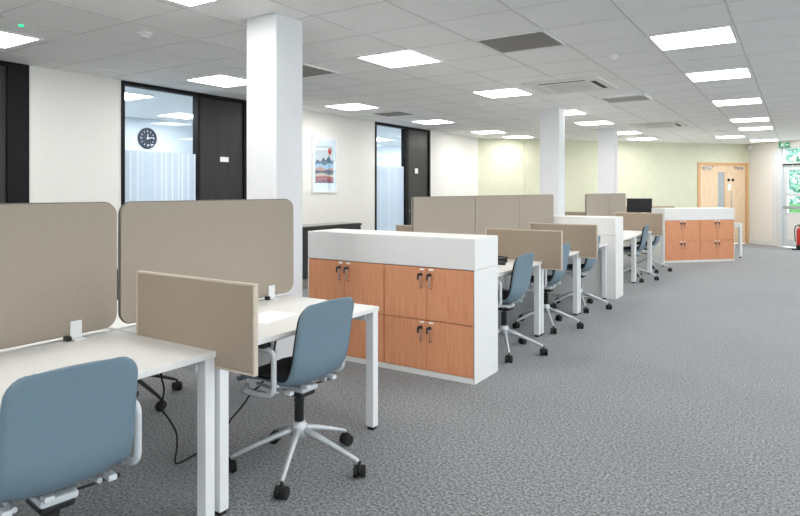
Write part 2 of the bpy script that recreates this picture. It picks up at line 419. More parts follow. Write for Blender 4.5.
# ------------------------------------------------------------------ outdoors
bm = nb(); box(bm, -40, 45, -25, 60, -.35, -.16); struct('ground', bm, M['paving'])
def tree(x, y, h, cr, label):
    t = thing('tree', label, 'tree', (x, y, -.16), 0, 'trees outside the entrance')
    bm = nb(); tube(bm, spline([(0, 0, 0), (.05, 0, h * .3), (-.04, .05, h * .65)]), .11); obj('trunk', bm, M['bark'], t)
    bm = nb()
    for i in range(2600):
        a = random.random() * 6.283; b = math.acos(random.uniform(-1, 1)); r = cr * (random.random() ** .4)
        p = Vector((r * math.sin(b) * math.cos(a), r * math.sin(b) * math.sin(a), h * .58 + r * 1.25 * math.cos(b)))
        s = random.uniform(.09, .19); ax = Vector((random.uniform(-1, 1), random.uniform(-1, 1), random.uniform(-1, 1))).normalized()
        bx = ax.orthogonal().normalized()
        vs = [bm.verts.new(p + v) for v in (ax * s, bx * s * .5, -ax * s, -bx * s * .5)]
        bm.faces.new(vs)
    obj('foliage', bm, M['leaf'], t)
tree(-1.2, 26.5, 4.6, 2.0, 'leafy pale green tree seen through the entrance glass, nearer the door frame')
tree(4.2, 28.5, 5.2, 2.4, 'leafy tree outside the entrance, further back to the right')
bm = nb()
box(bm, -4, 6, 22.4, 23.2, -.2, 1.0, .08, 3)
o = obj('hedge', bm, M['hedge']); tag(o, 'low clipped green hedge outside the glazed entrance', 'hedge')

# ------------------------------------------------------------------ columns
def column(x0, x1, y0, y1):
    bm = nb(); box(bm, x0, x1, y0, y1, 0, CZ, .008, 2); struct('column', bm, M['column'])
column(-3.345, -3.05, 3.125, 3.40)
column(-3.31, -3.01, 9.02, 9.30)
column(-3.40, -3.09, 12.60, 12.90)

# ------------------------------------------------------------------ ceiling fittings
def light_proto():
    t = thing('ceiling_light', 'x', 'ceiling light', (0, 0, CZ), 0, 'square ceiling light panels')
    bm = nb(); h = .305
    for a, b, c, e in ((-h, h, -h, -h + .024), (-h, h, h - .024, h), (-h, -h + .024, -h + .024, h - .024), (h - .024, h, -h + .024, h - .024)): box(bm, a, b, c, e, -.012, 0, .002, 1)
    obj('light_frame', bm, M['trimwhite'], t)
    bm = nb(); box(bm, -h + .024, h - .024, -h + .024, h - .024, -.008, -.002); obj('light_diffuser', bm, M['panel'], t)
    return t
LP = light_proto()
used = [False]
def light(x0, y0, label, group='square ceiling light panels'):
    p = (x0 + .29, y0 + .29, CZ)
    if not used[0]:
        used[0] = True; LP.location = p; LP['label'] = label; return LP
    return dup(LP, p, 0, label)
for y, lb in ((5.22, 'largest square ceiling light, nearest in the right-hand row'), (7.09, 'second nearest square ceiling light in the right-hand row'),
              (9.46, 'third square ceiling light along the right-hand row'), (12.06, 'fourth square ceiling light along the right-hand row'),
              (13.84, 'fifth square ceiling light along the right-hand row'), (17.3, 'farthest square ceiling light of the right-hand row, by the exit sign')):
    light(-1.01, y, lb)
light(-1.62, 15.74, 'square ceiling light in front of the pale double door, just left of the right-hand row')
light(-3.42, 2.12, 'square ceiling light nearest the camera, cut by the top edge of the picture')
light(-3.44, 4.57, 'square ceiling light right of the front column, before the grey grille')
light(-3.44, 6.97, 'square ceiling light in line with the first air conditioning cassette')
light(-3.43, 9.34, 'square ceiling light half behind the second column')
light(-3.43, 11.1, 'square ceiling light between the second and third columns')
light(-3.42, 13.4, 'square ceiling light half behind the third column')
light(-3.42, 15.2, 'square ceiling light closest to the middle of the green wall')
light(-5.76, 2.04, 'square ceiling light at the left edge near the dark door')
light(-5.74, 4.46, 'square ceiling light over the clock window, left of the front column')
light(-5.82, 6.95, 'square ceiling light near the framed mountain print')
light(-5.82, 9.34, 'square ceiling light beside the second frosted window')
light(-5.80, 11.65, 'square ceiling light over the white wall at the end of the left row')
light(-5.72, 13.1, 'square ceiling light at the corner of the green wall')
for x, y in ((-1.01, 2.4), (-1.01, -.4), (-3.44, -.4), (-5.76, -.4), (1.42, -.4), (1.42, 2.4), (1.42, 5.22), (1.42, 7.7), (1.42, 10.2), (1.42, 12.8)):  # unseen panels continuing the rows, put in for illumination
    light(x, y, 'square ceiling light outside the picture')
for i, (x, y) in enumerate(((-7.4, 4.75), (-8.55, 6.6), (-7.4, 2.0), (-7.6, 9.6), (-8.6, 12.2), (-8.6, 14.4))):
    o = dup(LP, (x, y, CZ), 0, ('ceiling light in the clock office, nearest its window', 'ceiling light in the clock office, above the clock', 'ceiling light deep in the clock office', 'ceiling light in the second office, nearest its window', 'ceiling light in the middle of the second office', 'ceiling light at the back of the second office')[i], 'office ceiling lights')
    o.rotation_euler = (0, 0, 0)
    for c in o.children:
        if c.name.startswith('light_diffuser'):
            c.data = c.data.copy(); c.data.materials[0] = M['panel_office']

def grille(x0, x1, y0, y1, label, n=26):
    t = thing('air_grille', label, 'air vent', ((x0 + x1) / 2, (y0 + y1) / 2, CZ), 0, 'ceiling air grilles')
    hx, hy = (x1 - x0) / 2, (y1 - y0) / 2
    bm = nb(); box(bm, -hx, hx, -hy, hy, -.003, 0); obj('grille_backing', bm, M['grille_back'], t)
    bm = nb()
    for k in range(n):
        x = -hx + 2 * hx * (k + .5) / n; box(bm, x - hx / n * .6, x + hx / n * .6, -hy, hy, -.010, -.003)
    obj('grille_bars', bm, M['grille'], t)
    bm = nb()
    for a, b, c, e in ((-hx - .02, hx + .02, -hy - .02, -hy), (-hx - .02, hx + .02, hy, hy + .02), (-hx - .02, -hx, -hy, hy), (hx, hx + .02, -hy, hy)): box(bm, a, b, c, e, -.012, 0, .002, 1)
    obj('grille_frame', bm, M['trimwhite'], t)
grille(-2.23, -1.67, 4.60, 5.12, 'large grey square return air grille in the ceiling')
grille(-4.62, -4.07, 4.55, 5.05, 'grey air grille just right of the front column')
grille(-5.75, -5.22, 8.05, 8.50, 'small grey air grille before the second frosted window')

def louvre(x0, x1, y0, y1, label):
    t = thing('air_diffuser', label, 'air vent', ((x0 + x1) / 2, (y0 + y1) / 2, CZ), 0, 'ceiling air diffusers')
    hx, hy = (x1 - x0) / 2, (y1 - y0) / 2
    bm = nb(); box(bm, -hx, hx, -hy, hy, -.003, 0); obj('diffuser_backing', bm, M['slot'], t)
    bm = nb()
    for k in range(9):
        y = -hy + 2 * hy * (k + .5) / 9
        p = [(-hx, 0), (hx, 0), (hx, .022), (-hx, .022)]
        Mx = Matrix.Translation((0, y, -.026)) @ Matrix.Rotation(R(50), 4, 'X') 
        prism(bm, p, 0, .003, Mx)
    obj('diffuser_blades', bm, M['cass'], t)
    bm = nb()
    for a, b, c, e in ((-hx - .03, hx + .03, -hy - .03, -hy), (-hx - .03, hx + .03, hy, hy + .03), (-hx - .03, -hx, -hy, hy), (hx, hx + .03, -hy, hy)): box(bm, a, b, c, e, -.03, 0, .004, 1)
    obj('diffuser_frame', bm, M['trimwhite'], t)
louvre(-2.21, -1.67, 8.28, 8.74, 'louvred air diffuser with dark slats beyond the first cassette')

def cassette(cx, cy, label):
    t = thing('air_conditioning_cassette', label, 'air conditioner', (cx, cy, CZ), 0, 'ceiling air conditioning cassettes')
    h = .44
    bm = nb(); box(bm, -h, h, -h, h, -.022, 0, .008, 2); obj('cassette_body', bm, M['cass'], t)
    bm = nb(); box(bm, -.24, .24, -.24, .24, -.027, -.0215, .003, 1)
    for k in range(12): box(bm, -.23, .23, -.22 + k * .04 - .006, -.22 + k * .04 + .006, -.030, -.0265)
    obj('inlet_grille', bm, M['cass_mid'], t)
    for a, b, c, e in ((-.27, .27, -.365, -.335), (-.27, .27, .335, .365), (-.365, -.31, -.27, .27), (.31, .365, -.27, .27)):
        bm = nb(); box(bm, a, b, c, e, -.025, -.0215); obj('outlet_slot', bm, M['slot'] if (a > .3 or e < -.3) else M['cass_mid'], t)
cassette(-2.26, 7.18, 'white air conditioning cassette in the ceiling, nearer of the two')
cassette(-2.22, 12.4, 'white air conditioning cassette farther away in the ceiling')
def detector(x, y, label, r=.05):
    t = thing('smoke_detector', label, 'smoke detector', (x, y, CZ), 0, 'ceiling detectors')
    bm = nb(); lathe(bm, [(r, 0), (r, -.012), (r * .8, -.02)], 20); obj('detector_base', bm, M['trimwhite'], t)
    bm = nb(); lathe(bm, [(r * .6, -.02), (r * .62, -.036), (r * .4, -.046)], 20); obj('detector_head', bm, M['cass'], t)
detector(-4.32, 2.98, 'white smoke detector over the left desks, nearest the camera')
detector(-3.86, 8.08, 'small smoke detector in the middle of the ceiling')
detector(-1.43, 5.82, 'smoke detector left of the nearest right-hand ceiling light', .035)
bm = nb(); lathe(bm, [(.018, 0), (.018, -.008), (.008, -.014)], 16, (-4.89, 2.33, CZ)); tag(obj('emergency_indicator', bm, M['led']), 'tiny green indicator lamp in the ceiling at top left', 'indicator light')
o = None
bm = nb(); box(bm, -.05, .05, -.04, .04, -.11, 0, .015, 2)
o = obj('motion_sensor', bm, M['trimwhite']); o.location = P0 + U * 7.72 + Vector((.7348, -.6783, 0)) * .07 + Vector((0, 0, 2.62)); o.rotation_euler = (0, 0, FA)
tag(o, 'small white motion sensor in the corner above the pale double door', 'sensor')

bm = nb(); box(bm, .77, .925, -.05, -.001, 0, 2.52, .004); o = struct('trim_3', bm, M['column']); o.location = P1; o.rotation_euler = (0, 0, RA)
# exit sign
e = P1 + U2 * 1.20 - Vector((.6783, .7348, 0)) * .12
t = thing('exit_sign', 'green exit sign with white running figure hanging above the glazed entrance', 'exit sign', (e.x, e.y, 2.50), R(20))
bm = nb(); box(bm, -.19, .19, -.012, .012, .0, .15, .004, 1); obj('sign_body', bm, M['signgreen'], t)
bm = nb()
# running figure
lathe(bm, [(.014, -.0145), (.014, -.0135)], 12, (-.085, 0, .125), 'Y')
def stroke(a, b, w):
    a = Vector((a[0], a[1])); b = Vector((b[0], b[1])); dd = (b - a).normalized(); nn = Vector((-dd.y, dd.x)) * w
    q = [a + nn, a - nn, b - nn, b + nn]
    prism(bm, [(p.x, p.y) for p in q], .0132, .0142, Matrix.Rotation(R(90), 4, 'X'))
for a, b in (((-.09, .108), (-.10, .068)), ((-.10, .068), (-.075, .048)), ((-.075, .048), (-.085, .018)), ((-.10, .068), (-.12, .04)), ((-.12, .04), (-.145, .038)), ((-.088, .104), (-.06, .09)), ((-.09, .104), (-.12, .092))): stroke(a, b, .008)
# doorway and arrow
stroke((-.03, .02), (-.03, .13), .006); stroke((.02, .02), (.02, .13), .006); stroke((-.03, .13), (.02, .13), .006)
stroke((.06, .075), (.14, .075), .008); stroke((.14, .075), (.115, .105), .008); stroke((.14, .075), (.115, .045), .008)
obj('sign_symbols', bm, M['signwhite'], t)
bm = nb()
for x in (-.13, .13): tube(bm, [(x, 0, .15), (x, 0, (CZ - 2.50) / .75)], .004, 6)
obj('hanging_rod', bm, M['chrome'], t)
t.scale = (.62, .75, .75)

# fire extinguisher on a stand
t = thing('fire_extinguisher', 'red fire extinguisher on a black base at the right edge by the entrance', 'fire extinguisher', (.03, 17.55, 0))
bm = nb(); lathe(bm, [(.078, .12), (.082, .13), (.082, .46), (.07, .51), (.03, .54)], 24); obj('cylinder', bm, M['red'], t)
bm = nb(); lathe(bm, [(.02, .54), (.02, .57)], 12); box(bm, -.07, .04, -.012, .012, .575, .588, .003); box(bm, -.06, .03, -.012, .012, .605, .615, .003); box(bm, -.015, .015, -.012, .012, .565, .61); obj('valve_lever', bm, M['black'], t)
bm = nb(); tube(bm, spline([(-.02, -.01, .57), (-.09, -.02, .57), (-.115, -.02, .48), (-.11, -.02, .3), (-.1, -.01, .2)]), .012); obj('hose', bm, M['black'], t)
bm = nb(); box(bm, -.17, .17, -.14, .14, 0, .03, .008); lathe(bm, [(.09, .03), (.09, .12)], 24); obj('base_stand', bm, M['black'], t)

# ------------------------------------------------------------------ chair
def shell_surface(bm, w, off, th, s0=0.0, s1=1.0, nr=30, ncol=14, curl=1.0, trim=0.0):
    ctrl = [(-.275, 0, .425), (-.255, 0, .447), (-.16, 0, .456), (-.02, 0, .445), (.07, 0, .445), (.130, 0, .475), (.160, 0, .545), (.177, 0, .66), (.198, 0, .776), (.221, 0, .874)]
    cl = spline(ctrl, 10)
    acc = [0]
    for a, b in zip(cl, cl[1:]): acc.append(acc[-1] + (b - a).length)
    LT = acc[-1]
    def at(s):
        s = max(0, min(LT - 1e-6, s))
        for i in range(len(acc) - 1):
            if acc[i + 1] >= s:
                f = (s - acc[i]) / (acc[i + 1] - acc[i]); p = cl[i].lerp(cl[i + 1], f); tg = (cl[i + 1] - cl[i]).normalized(); return p, tg
    us = [s0 + (s1 - s0) * (.5 - .5 * math.cos(math.pi * i / nr)) for i in range(nr + 1)]
    rows = []
    for u in us:
        s = trim + u * (LT - 2 * trim); p, tg = at(s)
        n = Vector((-tg.z, 0, tg.x))                      # towards the sitter
        hw = w * (1 - .05 * abs(2 * u - 1))
        rad = .075
        d = (1 - u) * (LT - 2 * trim)
        if d < rad: hw = hw - rad + math.sqrt(max(0, rad * rad - (rad - d) ** 2))
        d = u * (LT - 2 * trim); rad = .07
        if d < rad: hw = hw - rad + math.sqrt(max(0, rad * rad - (rad - d) ** 2))
        row = []
        for j in range(ncol + 1):
            v = -1 + 2 * j / ncol
            c = curl * (.005 + .034 * math.sin(math.pi * min(1, u / .72)) ** 2 * (u < .72)) * abs(v) ** 2.6
            q = p + n * (c + off) + Vector((0, hw * v, 0)); row.append(bm.verts.new(q))
        rows.append(row)
    fs = []
    for a, b in zip(rows, rows[1:]):
        for j in range(ncol):
            f = bm.faces.new((a[j], a[j + 1], b[j + 1], b[j])); f.smooth = True; fs.append(f)
    bmesh.ops.recalc_face_normals(bm, faces=bm.faces)
    bmesh.ops.solidify(bm, geom=list(bm.faces), thickness=th)
    for f in bm.faces: f.smooth = True

def make_chair(label, group, base_mat, star=5.0):
    t = thing('office_chair', label, 'office chair', (0, 0, 0), 0, group)
    bm = nb(); shell_surface(bm, .210, 0, .012); obj('seat_shell', bm, M['chair'], t)
    bm = nb(); shell_surface(bm, .198, .018, .012, trim=.018); obj('seat_upholstery', bm, M['black_fab'], t)
    bm = nb()                                               # frame under the seat with pale end tabs
    box(bm, -.09, .08, -.06, .06, .398, .425, .01)
    for y in (-.13, .13): tube(bm, rounded([(-.17, y, .428), (.05, y, .420), (.07, y, .425)], .05), .009, 8)
    for y in (-.16, -.04, .16): box(bm, .06, .105, y - .015, y + .015, .424, .444, .004)
    obj('seat_frame', bm, M['arm'], t)
    bm = nb(); box(bm, -.075, .065, -.055, .055, .37, .4, .01); tube(bm, [(.0, .05, .39), (.02, .20, .40)], .005, 8); box(bm, .01, .03, .18, .22, .395, .407, .003); obj('tilt_mechanism', bm, M['black'], t)
    for s in (-1, 1):
        bm = nb(); y = s * .258
        pts = rounded([(-.08, y, .655), (.08, y, .655), (.08, y, .45), (.0, y * .985, .432), (-.15, y * .97, .432), (-.18, s * .19, .432)], .04)
        tube(bm, pts, .0135, 10, sy=1.0); a = obj('armrest', bm, M['arm'], t)
        bm = nb(); box(bm, -.18, .04, y - .026, y + .028, .665, .69, .01, 3); obj('arm_pad', bm, M['black'], a)
    bm = nb(); lathe(bm, [(.024, .20), (.024, .335), (.027, .337), (.027, .348), (.015, .348), (.015, .37)], 20); obj('gas_lift', bm, M['black'] if base_mat is M['black'] else M['slot'], t)
    bm = nb(); lathe(bm, [(.028, .15), (.042, .158), (.042, .215), (.03, .235)], 20); obj('base_hub', bm, base_mat, t)
    for k in range(5):
        a = R(star + 72 * k); ca, sa = math.cos(a), math.sin(a)
        bm = nb(); pts = [(ca * r, sa * r, z) for r, z in ((.03, .19), (.12, .163), (.24, .119), (.325, .085), (.34, .076))]
        tube(bm, pts, [.019, .0155, .0125, .0105, .0095], 10); lg = obj('base_leg', bm, base_mat, t)
        bm = nb(); ax = Vector((ca, sa, 0)); ay = Vector((-sa, ca, 0)); ca2 = R(star * 7 + 40 + 131 * k); dx = Vector((math.cos(ca2), math.sin(ca2), 0)); dy = Vector((-dx.y, dx.x, 0))
        c = ax * .345 + Vector((0, 0, .0305)); 
        rot = Matrix.Translation(c) @ Matrix(((dx.x, dy.x, 0, 0), (dx.y, dy.y, 0, 0), (0, 0, 1, 0), (0, 0, 0, 1)))
        for yy in (-.017, .017):
            b2 = nb(); lathe(b2, [(.02, yy - .0135), (.029, yy - .011), (.0305, yy - .006), (.0305, yy + .006), (.029, yy + .011), (.02, yy + .0135)], 18, axis='Y'); b2.transform(rot)
            me = bpy.data.meshes.new('tmp'); b2.to_mesh(me); b2.free(); bm.from_mesh(me); bpy.data.meshes.remove(me)
        tube(bm, [c + Vector((0, 0, -.004)), c + Vector((0, 0, .05))], .008, 8)
        tube(bm, [rot @ Vector((-.005, -.006, .006)), rot @ Vector((-.005, .006, .006))], .026, 14)
        obj('caster', bm, M['rubber'], lg)
    return t

GC = 'blue-grey chairs along the desks'
CH = make_chair('blue-grey shell chair pulled up at the front left desk, base cut by the frame', GC, M['alu'], 12)
CH.location = (-2.10, 1.095, 0); CH.rotation_euler = (0, 0, R(-8))
dup(CH, (-2.165, 2.385, 0), R(-1), 'blue-grey chair before the near beech cupboards, whole silver star base in view', GC)
for x, y, rz, star, lb in ((-2.18, 5.05, 0, 0, 'blue-grey chair nearest behind the near cupboards, beside the desk telephone'),
                           (-2.22, 6.23, 2, 0, 'blue-grey chair between the two cross screens of the second bench'),
                           (-2.24, 7.45, 0, 0, 'blue-grey chair in front of the plain white cupboard back'),
                           (-2.22, 10.28, 2, 0, 'blue-grey chair at the last bench, nearer of its two chairs'),
                           (-2.23, 11.53, 2, 0, 'blue-grey chair tucked in beside the far beech cupboards')):
    dup(CH, (x, y, 0), R(rz), lb, GC)
make_chair('chair with black star base glimpsed under the front desks, on the far side', 'chairs on the far side', M['black'], 39)
bpy.context.view_layer.update()
oc = [o for o in bpy.data.objects if o.get('label', '').startswith('chair with black')][0]
oc.location = (-3.80, 2.48, 0); oc.rotation_euler = (0, 0, R(180))

# ------------------------------------------------------------------ desks and screens
TH = .73; DW = .735
def make_desk(label, L, group='white bench desks'):
    """front edge at local x=0, running back to x=-DW; y from 0 to L"""
    t = thing('desk', label, 'desk', (0, 0, 0), 0, group)
    bm = nb(); box(bm, -DW, 0, 0, L, TH - .027, TH, .003, 2); obj('desk_top', bm, M['white_lam'], t)
    for x in (-.062,):
        for y in (.002, L - .052):
            bm = nb(); box(bm, x, x + .055, y, y + .05, .02, TH - .028, .003, 2); lg = obj('leg', bm, M['white_metal'], t)
            bm = nb(); box(bm, x + .006, x + .049, y + .005, y + .045, 0, .02, .003, 1); obj('foot', bm, M['black'], lg)
    for y in (.004, L - .064):
        bm = nb(); box(bm, -DW - .010, -.062, y + .008, y + .048, TH - .085, TH - .03, .002, 1); obj('frame_rail', bm, M['white_metal'], t)
    bm = nb(); box(bm, -DW + .03, -DW + .07, .064, L - .064, TH - .085, TH - .03, .002, 1); obj('frame_rail', bm, M['white_metal'], t)
    bm = nb()
    box(bm, -.52, -.34, .22, L - .22, TH - .145, TH - .139); box(bm, -.52, -.514, .22, L - .22, TH - .139, TH - .05); box(bm, -.346, -.34, .22, L - .22, TH - .139, TH - .05)
    for y in (.26, L - .28): box(bm, -.52, -.34, y, y + .02, TH - .05, TH - .028)
    obj('cable_tray', bm, M['white_metal'], t)
    return t
def make_centre_screen(label, L, rad=.06):
    """stands across y, faces +x"""
    t = thing('desk_screen', label, 'desk screen', (0, 0, 0), 0, 'tall centre screens')
    Mx = Matrix(((0, 0, 1, 0), (1, 0, 0, 0), (0, 1, 0, 0), (0, 0, 0, 1)))      # (y,z) polygon, pulled along x
    bm = nb(); prism(bm, rrect(.004, L - .004, .022, .630, rad), -.014, .014, Mx); obj('screen_panel', bm, M['taupe'], t)
    bm = nb()
    pts = [Vector((0, a, b)) for a, b in rrect(.003, L - .003, .021, .631, rad + .001)]; pts.append(pts[0].copy()); pts.append(pts[1].copy())
    tube(bm, pts, .0045, 8, cap=False); obj('screen_piping', bm, M['pipe'], t)
    for y in (.22, L - .24):
        bm = nb(); box(bm, .014, .024, y, y + .055, .0, .085, .003, 1); box(bm, .014, .06, y, y + .055, 0, .006, .001, 1); obj('screen_bracket', bm, M['white_metal'], t)
        bm = nb(); box(bm, .012, .045, y - .03, y - .004, .0, .022, .004, 1); obj('clamp_knob', bm, M['black'], t)
    return t
def make_cross_screen(label):
    """runs along x from -.8 to 0, facing y"""
    t = thing('cross_screen', label, 'desk screen', (0, 0, 0), 0, 'low cross screens between desks')
    bm = nb(); box(bm, -.788, -.012, -.0115, .0115, .665, 1.025, .003, 1); obj('screen_panel', bm, M['taupe2'], t)
    bm = nb()
    for a, b, c, e in ((-.8, 0, 1.025, 1.035), (-.8, 0, .655, .665), (-.8, -.788, .665, 1.025), (-.012, 0, .665, 1.025)): box(bm, a, b, -.011, .011, c, e, .002, 1)
    obj('screen_edging', bm, M['taupe_edge'], t)
    for x in (-.68, -.36):
        bm = nb(); box(bm, x, x + .05, .0115, .018, TH + .001, .80, .002, 1); box(bm, x, x + .05, .0115, .055, TH + .001, TH + .007, .001, 1); obj('screen_clamp', bm, M['white_metal'], t)
    return t
D1 = make_desk('white desk at the lower left corner, front chair pulled up to it', 1.20); D1.location = (-2.10, .592, 0)
D2 = dup(D1, (-2.10, 1.815, 0), 0, 'white desk with the loose paper sheet on it'); D2.scale = (1, 1.0, 1)
FRONT = -2.10; CEN = FRONT - DW - .005
OPP = CEN - .03 - DW
dup(D1, (OPP, 1.785, 0), R(180), 'white desk behind the first centre screen, far side of the front bench')
dup(D1, (OPP, 3.015, 0), R(180), 'white desk behind the second centre screen, far side of the front bench')
B2 = (4.58, 5.805, 7.03); B3 = (8.702, 9.905, 11.135)
for y, lb in zip(B2, ('white desk behind the near cupboards, with the black telephone', 'white desk in the middle of the second bench, between two cross screens', 'white desk at the end of the second bench, against the white cupboard back')):
    dup(D1, (FRONT, y, 0), 0, lb)
for y, lb in zip(B2, ('far-side desk of the second bench, behind its first centre screen', 'far-side desk of the second bench, behind its middle centre screen', 'far-side desk of the second bench, behind its last centre screen')):
    dup(D1, (OPP, y + 1.20, 0), R(180), lb)
for y, lb in zip(B3, ('white desk just beyond the white-backed cupboards', 'white desk in the middle of the third bench, nearer chair under it', 'white desk at the far end of the third bench, by the far beech cupboards')):
    dup(D1, (FRONT, y, 0), 0, lb)
for y, lb in zip(B3[1:], ('far-side desk of the third bench, behind its first centre screen', 'far-side desk of the third bench, behind its second centre screen')):
    dup(D1, (OPP, y + 1.20, 0), R(180), lb)
S1 = make_centre_screen('large taupe rounded screen at the left edge of the picture', 1.215); S1.location = (CEN, .582, TH)
S2 = make_centre_screen('large taupe rounded screen in front of the column, second from the left', 1.25); S2.location = (CEN, 1.812, TH)
SS = [(4.585, 'tall taupe screen rising behind the near cupboards, left of three'),
      (5.805, 'middle one of three tall taupe screens on the second bench'), (7.025, 'right one of three tall taupe screens, ending by the second column'),
      (9.81, 'tall taupe screen on the third bench, left of the pair by the third column'), (11.128, 'tall taupe screen on the third bench, right of the pair next to the monitor')]
protoS = {}
for y, lb in SS:
    L = 1.215 if y < 9 else 1.31
    if L in protoS: dup(protoS[L], (CEN, y, TH), 0, lb)
    else: protoS[L] = make_centre_screen(lb, L, .015); protoS[L].location = (CEN, y, TH)
X1 = make_cross_screen('low taupe cross screen between the two front desks'); X1.location = (-1.87, 1.803, 0)
for x, y, lb in ((-1.90, 5.7925, 'low taupe cross screen behind the telephone, nearer on the second bench'), (-1.90, 7.0175, 'low taupe cross screen before the white cupboard back, farther on the second bench'),
                 (-1.92, 11.12, 'low taupe cross screen on the third bench, left of the far beech cupboards'),
                 (OPP - .2 + .8, 5.7925, 'far-side cross screen peeping out left of the second bench screens'), (OPP - .2 + .8, 11.12, 'far-side cross screen seen above the white cupboard top, by the second column')):
    dup(X1, (x, y, 0), 0, lb)

# ------------------------------------------------------------------ storage walls
WU = .795
def make_cupboard(label, z0, h, plinth, group):
    """front at y=0 facing -y, x 0..WU"""
    t = thing('storage_cupboard', label, 'cupboard', (0, 0, z0), 0, group)
    bm = nb(); box(bm, .001, WU - .001, .02, .41, 0, h); (box(bm, .001, WU - .001, .0, .02, 0, plinth) if plinth else None); box(bm, .001, WU - .001, .0195, .0215, plinth, h - .0005, mi=1); obj('carcass', bm, [M['white_cab'], M['beech_gap']], t)
    c = WU / 2
    for s in (-1, 1):
        a, b = (.005, c - .0015) if s < 0 else (c + .0015, WU - .005)
        bm = nb(); box(bm, a, b, 0, .019, plinth + .003, h - .003, .0015, 1); d = obj('door', bm, M['beech'], t)
        x = c + s * .040; zt = h - .003
        bm = nb(); tube(bm, rounded([(x, 0, zt - .055), (x, -.028, zt - .055), (x, -.028, zt - .155), (x, 0, zt - .155)], .010), .0045, 8); obj('handle', bm, M['chrome'], d)
        bm = nb(); lathe(bm, [(.013, 0), (.013, -.010), (.008, -.012), (.008, -.030), (.011, -.032), (.011, -.036)], 14, (x - .012, 0, zt - .052), 'Y'); box(bm, x - .024, x - .010, -.040, -.035, zt - .092, zt - .050, .003, 1); box(bm, x - .012, x + .016, -.033, -.024, zt - .059, zt - .048, .003, 1); obj('lock', bm, M['black'], d)
        bm = nb(); box(bm, x - .022, x + .018, -.0015, 0, zt - .020, zt - .006); obj('number_tag', bm, M['paper'], d)
    return t
def storage(P, ang, names):
    """two cupboards wide and two high with end panels and a top box; names: labels"""
    c, s = math.cos(ang), math.sin(ang)
    at = lambda x, y, z=0: (P[0] + c * x - s * y, P[1] + s * x + c * y, z)
    res = []
    for i, (x, z, lw) in enumerate(((.0105, 0, True), (.0105 + WU, 0, True), (.0105, .425, False), (.0105 + WU, .425, False))):
        src = protos[lw]
        if src is None:
            protos[lw] = src = make_cupboard('x', z, .425 if lw else .405, .04 if lw else 0, 'beech two-door cupboards')
            src.location = at(x, 0, z); src.rotation_euler = (0, 0, ang); src['label'] = names[i]
        else: dup(src, at(x, 0, z), ang, names[i])
    for k, x in enumerate((0, .0105 + 2 * WU)):
        bm = nb(); box(bm, 0, .0095, .001, .412, 0, .832, .002, 1); o = obj('end_panel', bm, M['white_cab']); o.location = at(x, 0); o.rotation_euler = (0, 0, ang)
        tag(o, names[4 + k], 'end panel', 'white cupboard end panels')
    bm = nb(); W = 2 * WU + .021
    box(bm, 0, W, 0, .412, 0, .234, .006, 2); o = obj('top_box', bm, M['white_cab']); o.location = at(0, 0, .833); o.rotation_euler = (0, 0, ang)
    tag(o, names[6], 'storage top box', 'white boxes on the cupboards')
protos = {True: None, False: None}
storage((-3.595, 4.07), 0, ['lower beech cupboard behind the front desk leg, near storage wall', 'lower right beech cupboard of the near storage wall, keys in its locks', 'upper left beech cupboard of the near storage wall, next to the column', 'upper right beech cupboard of the near storage wall, under the white box',
        'white end panel on the column side of the near cupboards', 'tall white end panel at the near corner of the walkway', 'long white box on top of the near beech cupboards'])
storage((-2.0, 8.66), math.pi, ['lower cupboard of the white-backed storage wall, on the walkway side', 'lower cupboard of the white-backed storage wall, on the wall side', 'upper cupboard of the white-backed storage wall, on the walkway side', 'upper cupboard of the white-backed storage wall, on the wall side',
        'white end panel of the middle storage wall, facing the walkway', 'white end panel of the middle storage wall, hidden behind the screens', 'long white box on top of the middle storage wall'])
A3 = R(46); C3 = Vector((-2.21, 12.95, 0)); dv = Vector((math.cos(A3), math.sin(A3), 0)); bv = Vector((-math.sin(A3), math.cos(A3), 0))
storage((C3.x, C3.y), A3, ['lower left beech cupboard of the far storage wall, next to the tucked-in chair', 'lower right beech cupboard of the far storage wall', 'upper left beech cupboard of the far storage wall', 'upper right beech cupboard of the far storage wall, in front of the pale door',
        'white end panel of the far cupboards, facing the chairs', 'white end panel of the far cupboards, beside the desk leg', 'long white box on top of the far beech cupboards'])
# bench behind the far cupboards, turned like the far wall
CR = C3 + dv * 1.61
def b4(d, b, z=0): p = CR + dv * d + bv * b; return (p.x, p.y, z)
dup(D1, b4(.60, .45), A3, 'white desk sticking out right of the far cupboards, one leg showing')
dup(D1, b4(.60, 1.70), A3, 'white desk by the pale double door, behind the far cupboards')
dup(D1, b4(.60 - 2 * DW - .06, .45 + 1.20), A3 + math.pi, 'far-side desk directly behind the far cupboards')
dup(D1, b4(.60 - 2 * DW - .06, 1.70 + 1.20), A3 + math.pi, 'white desk carrying the black monitor')
far1 = dup(X1, b4(.02, 2.9145), A3 + math.pi, 'low taupe cross screen showing in front of the pale double door')
dup(X1, b4(-1.02, 2.9145), A3 + math.pi, 'low taupe cross screen showing beside the monitor, against the green wall')

# ------------------------------------------------------------------ loose things
t = thing('monitor', 'black flat monitor standing in front of the pale green wall', 'monitor', (-3.06, 14.78, TH), R(10))
bm = nb(); box(bm, -.27, .27, -.02, .02, .19, .51, .006, 2); obj('monitor_case', bm, M['black'], t)
bm = nb(); box(bm, -.26, .26, -.0225, -.0195, .205, .50); obj('monitor_display', bm, M['screen_black'], t)
bm = nb(); box(bm, -.03, .03, .018, .035, .01, .32, .004, 1); box(bm, -.11, .11, -.07, .09, 0, .012, .005, 2); obj('monitor_stand', bm, M['black'], t)

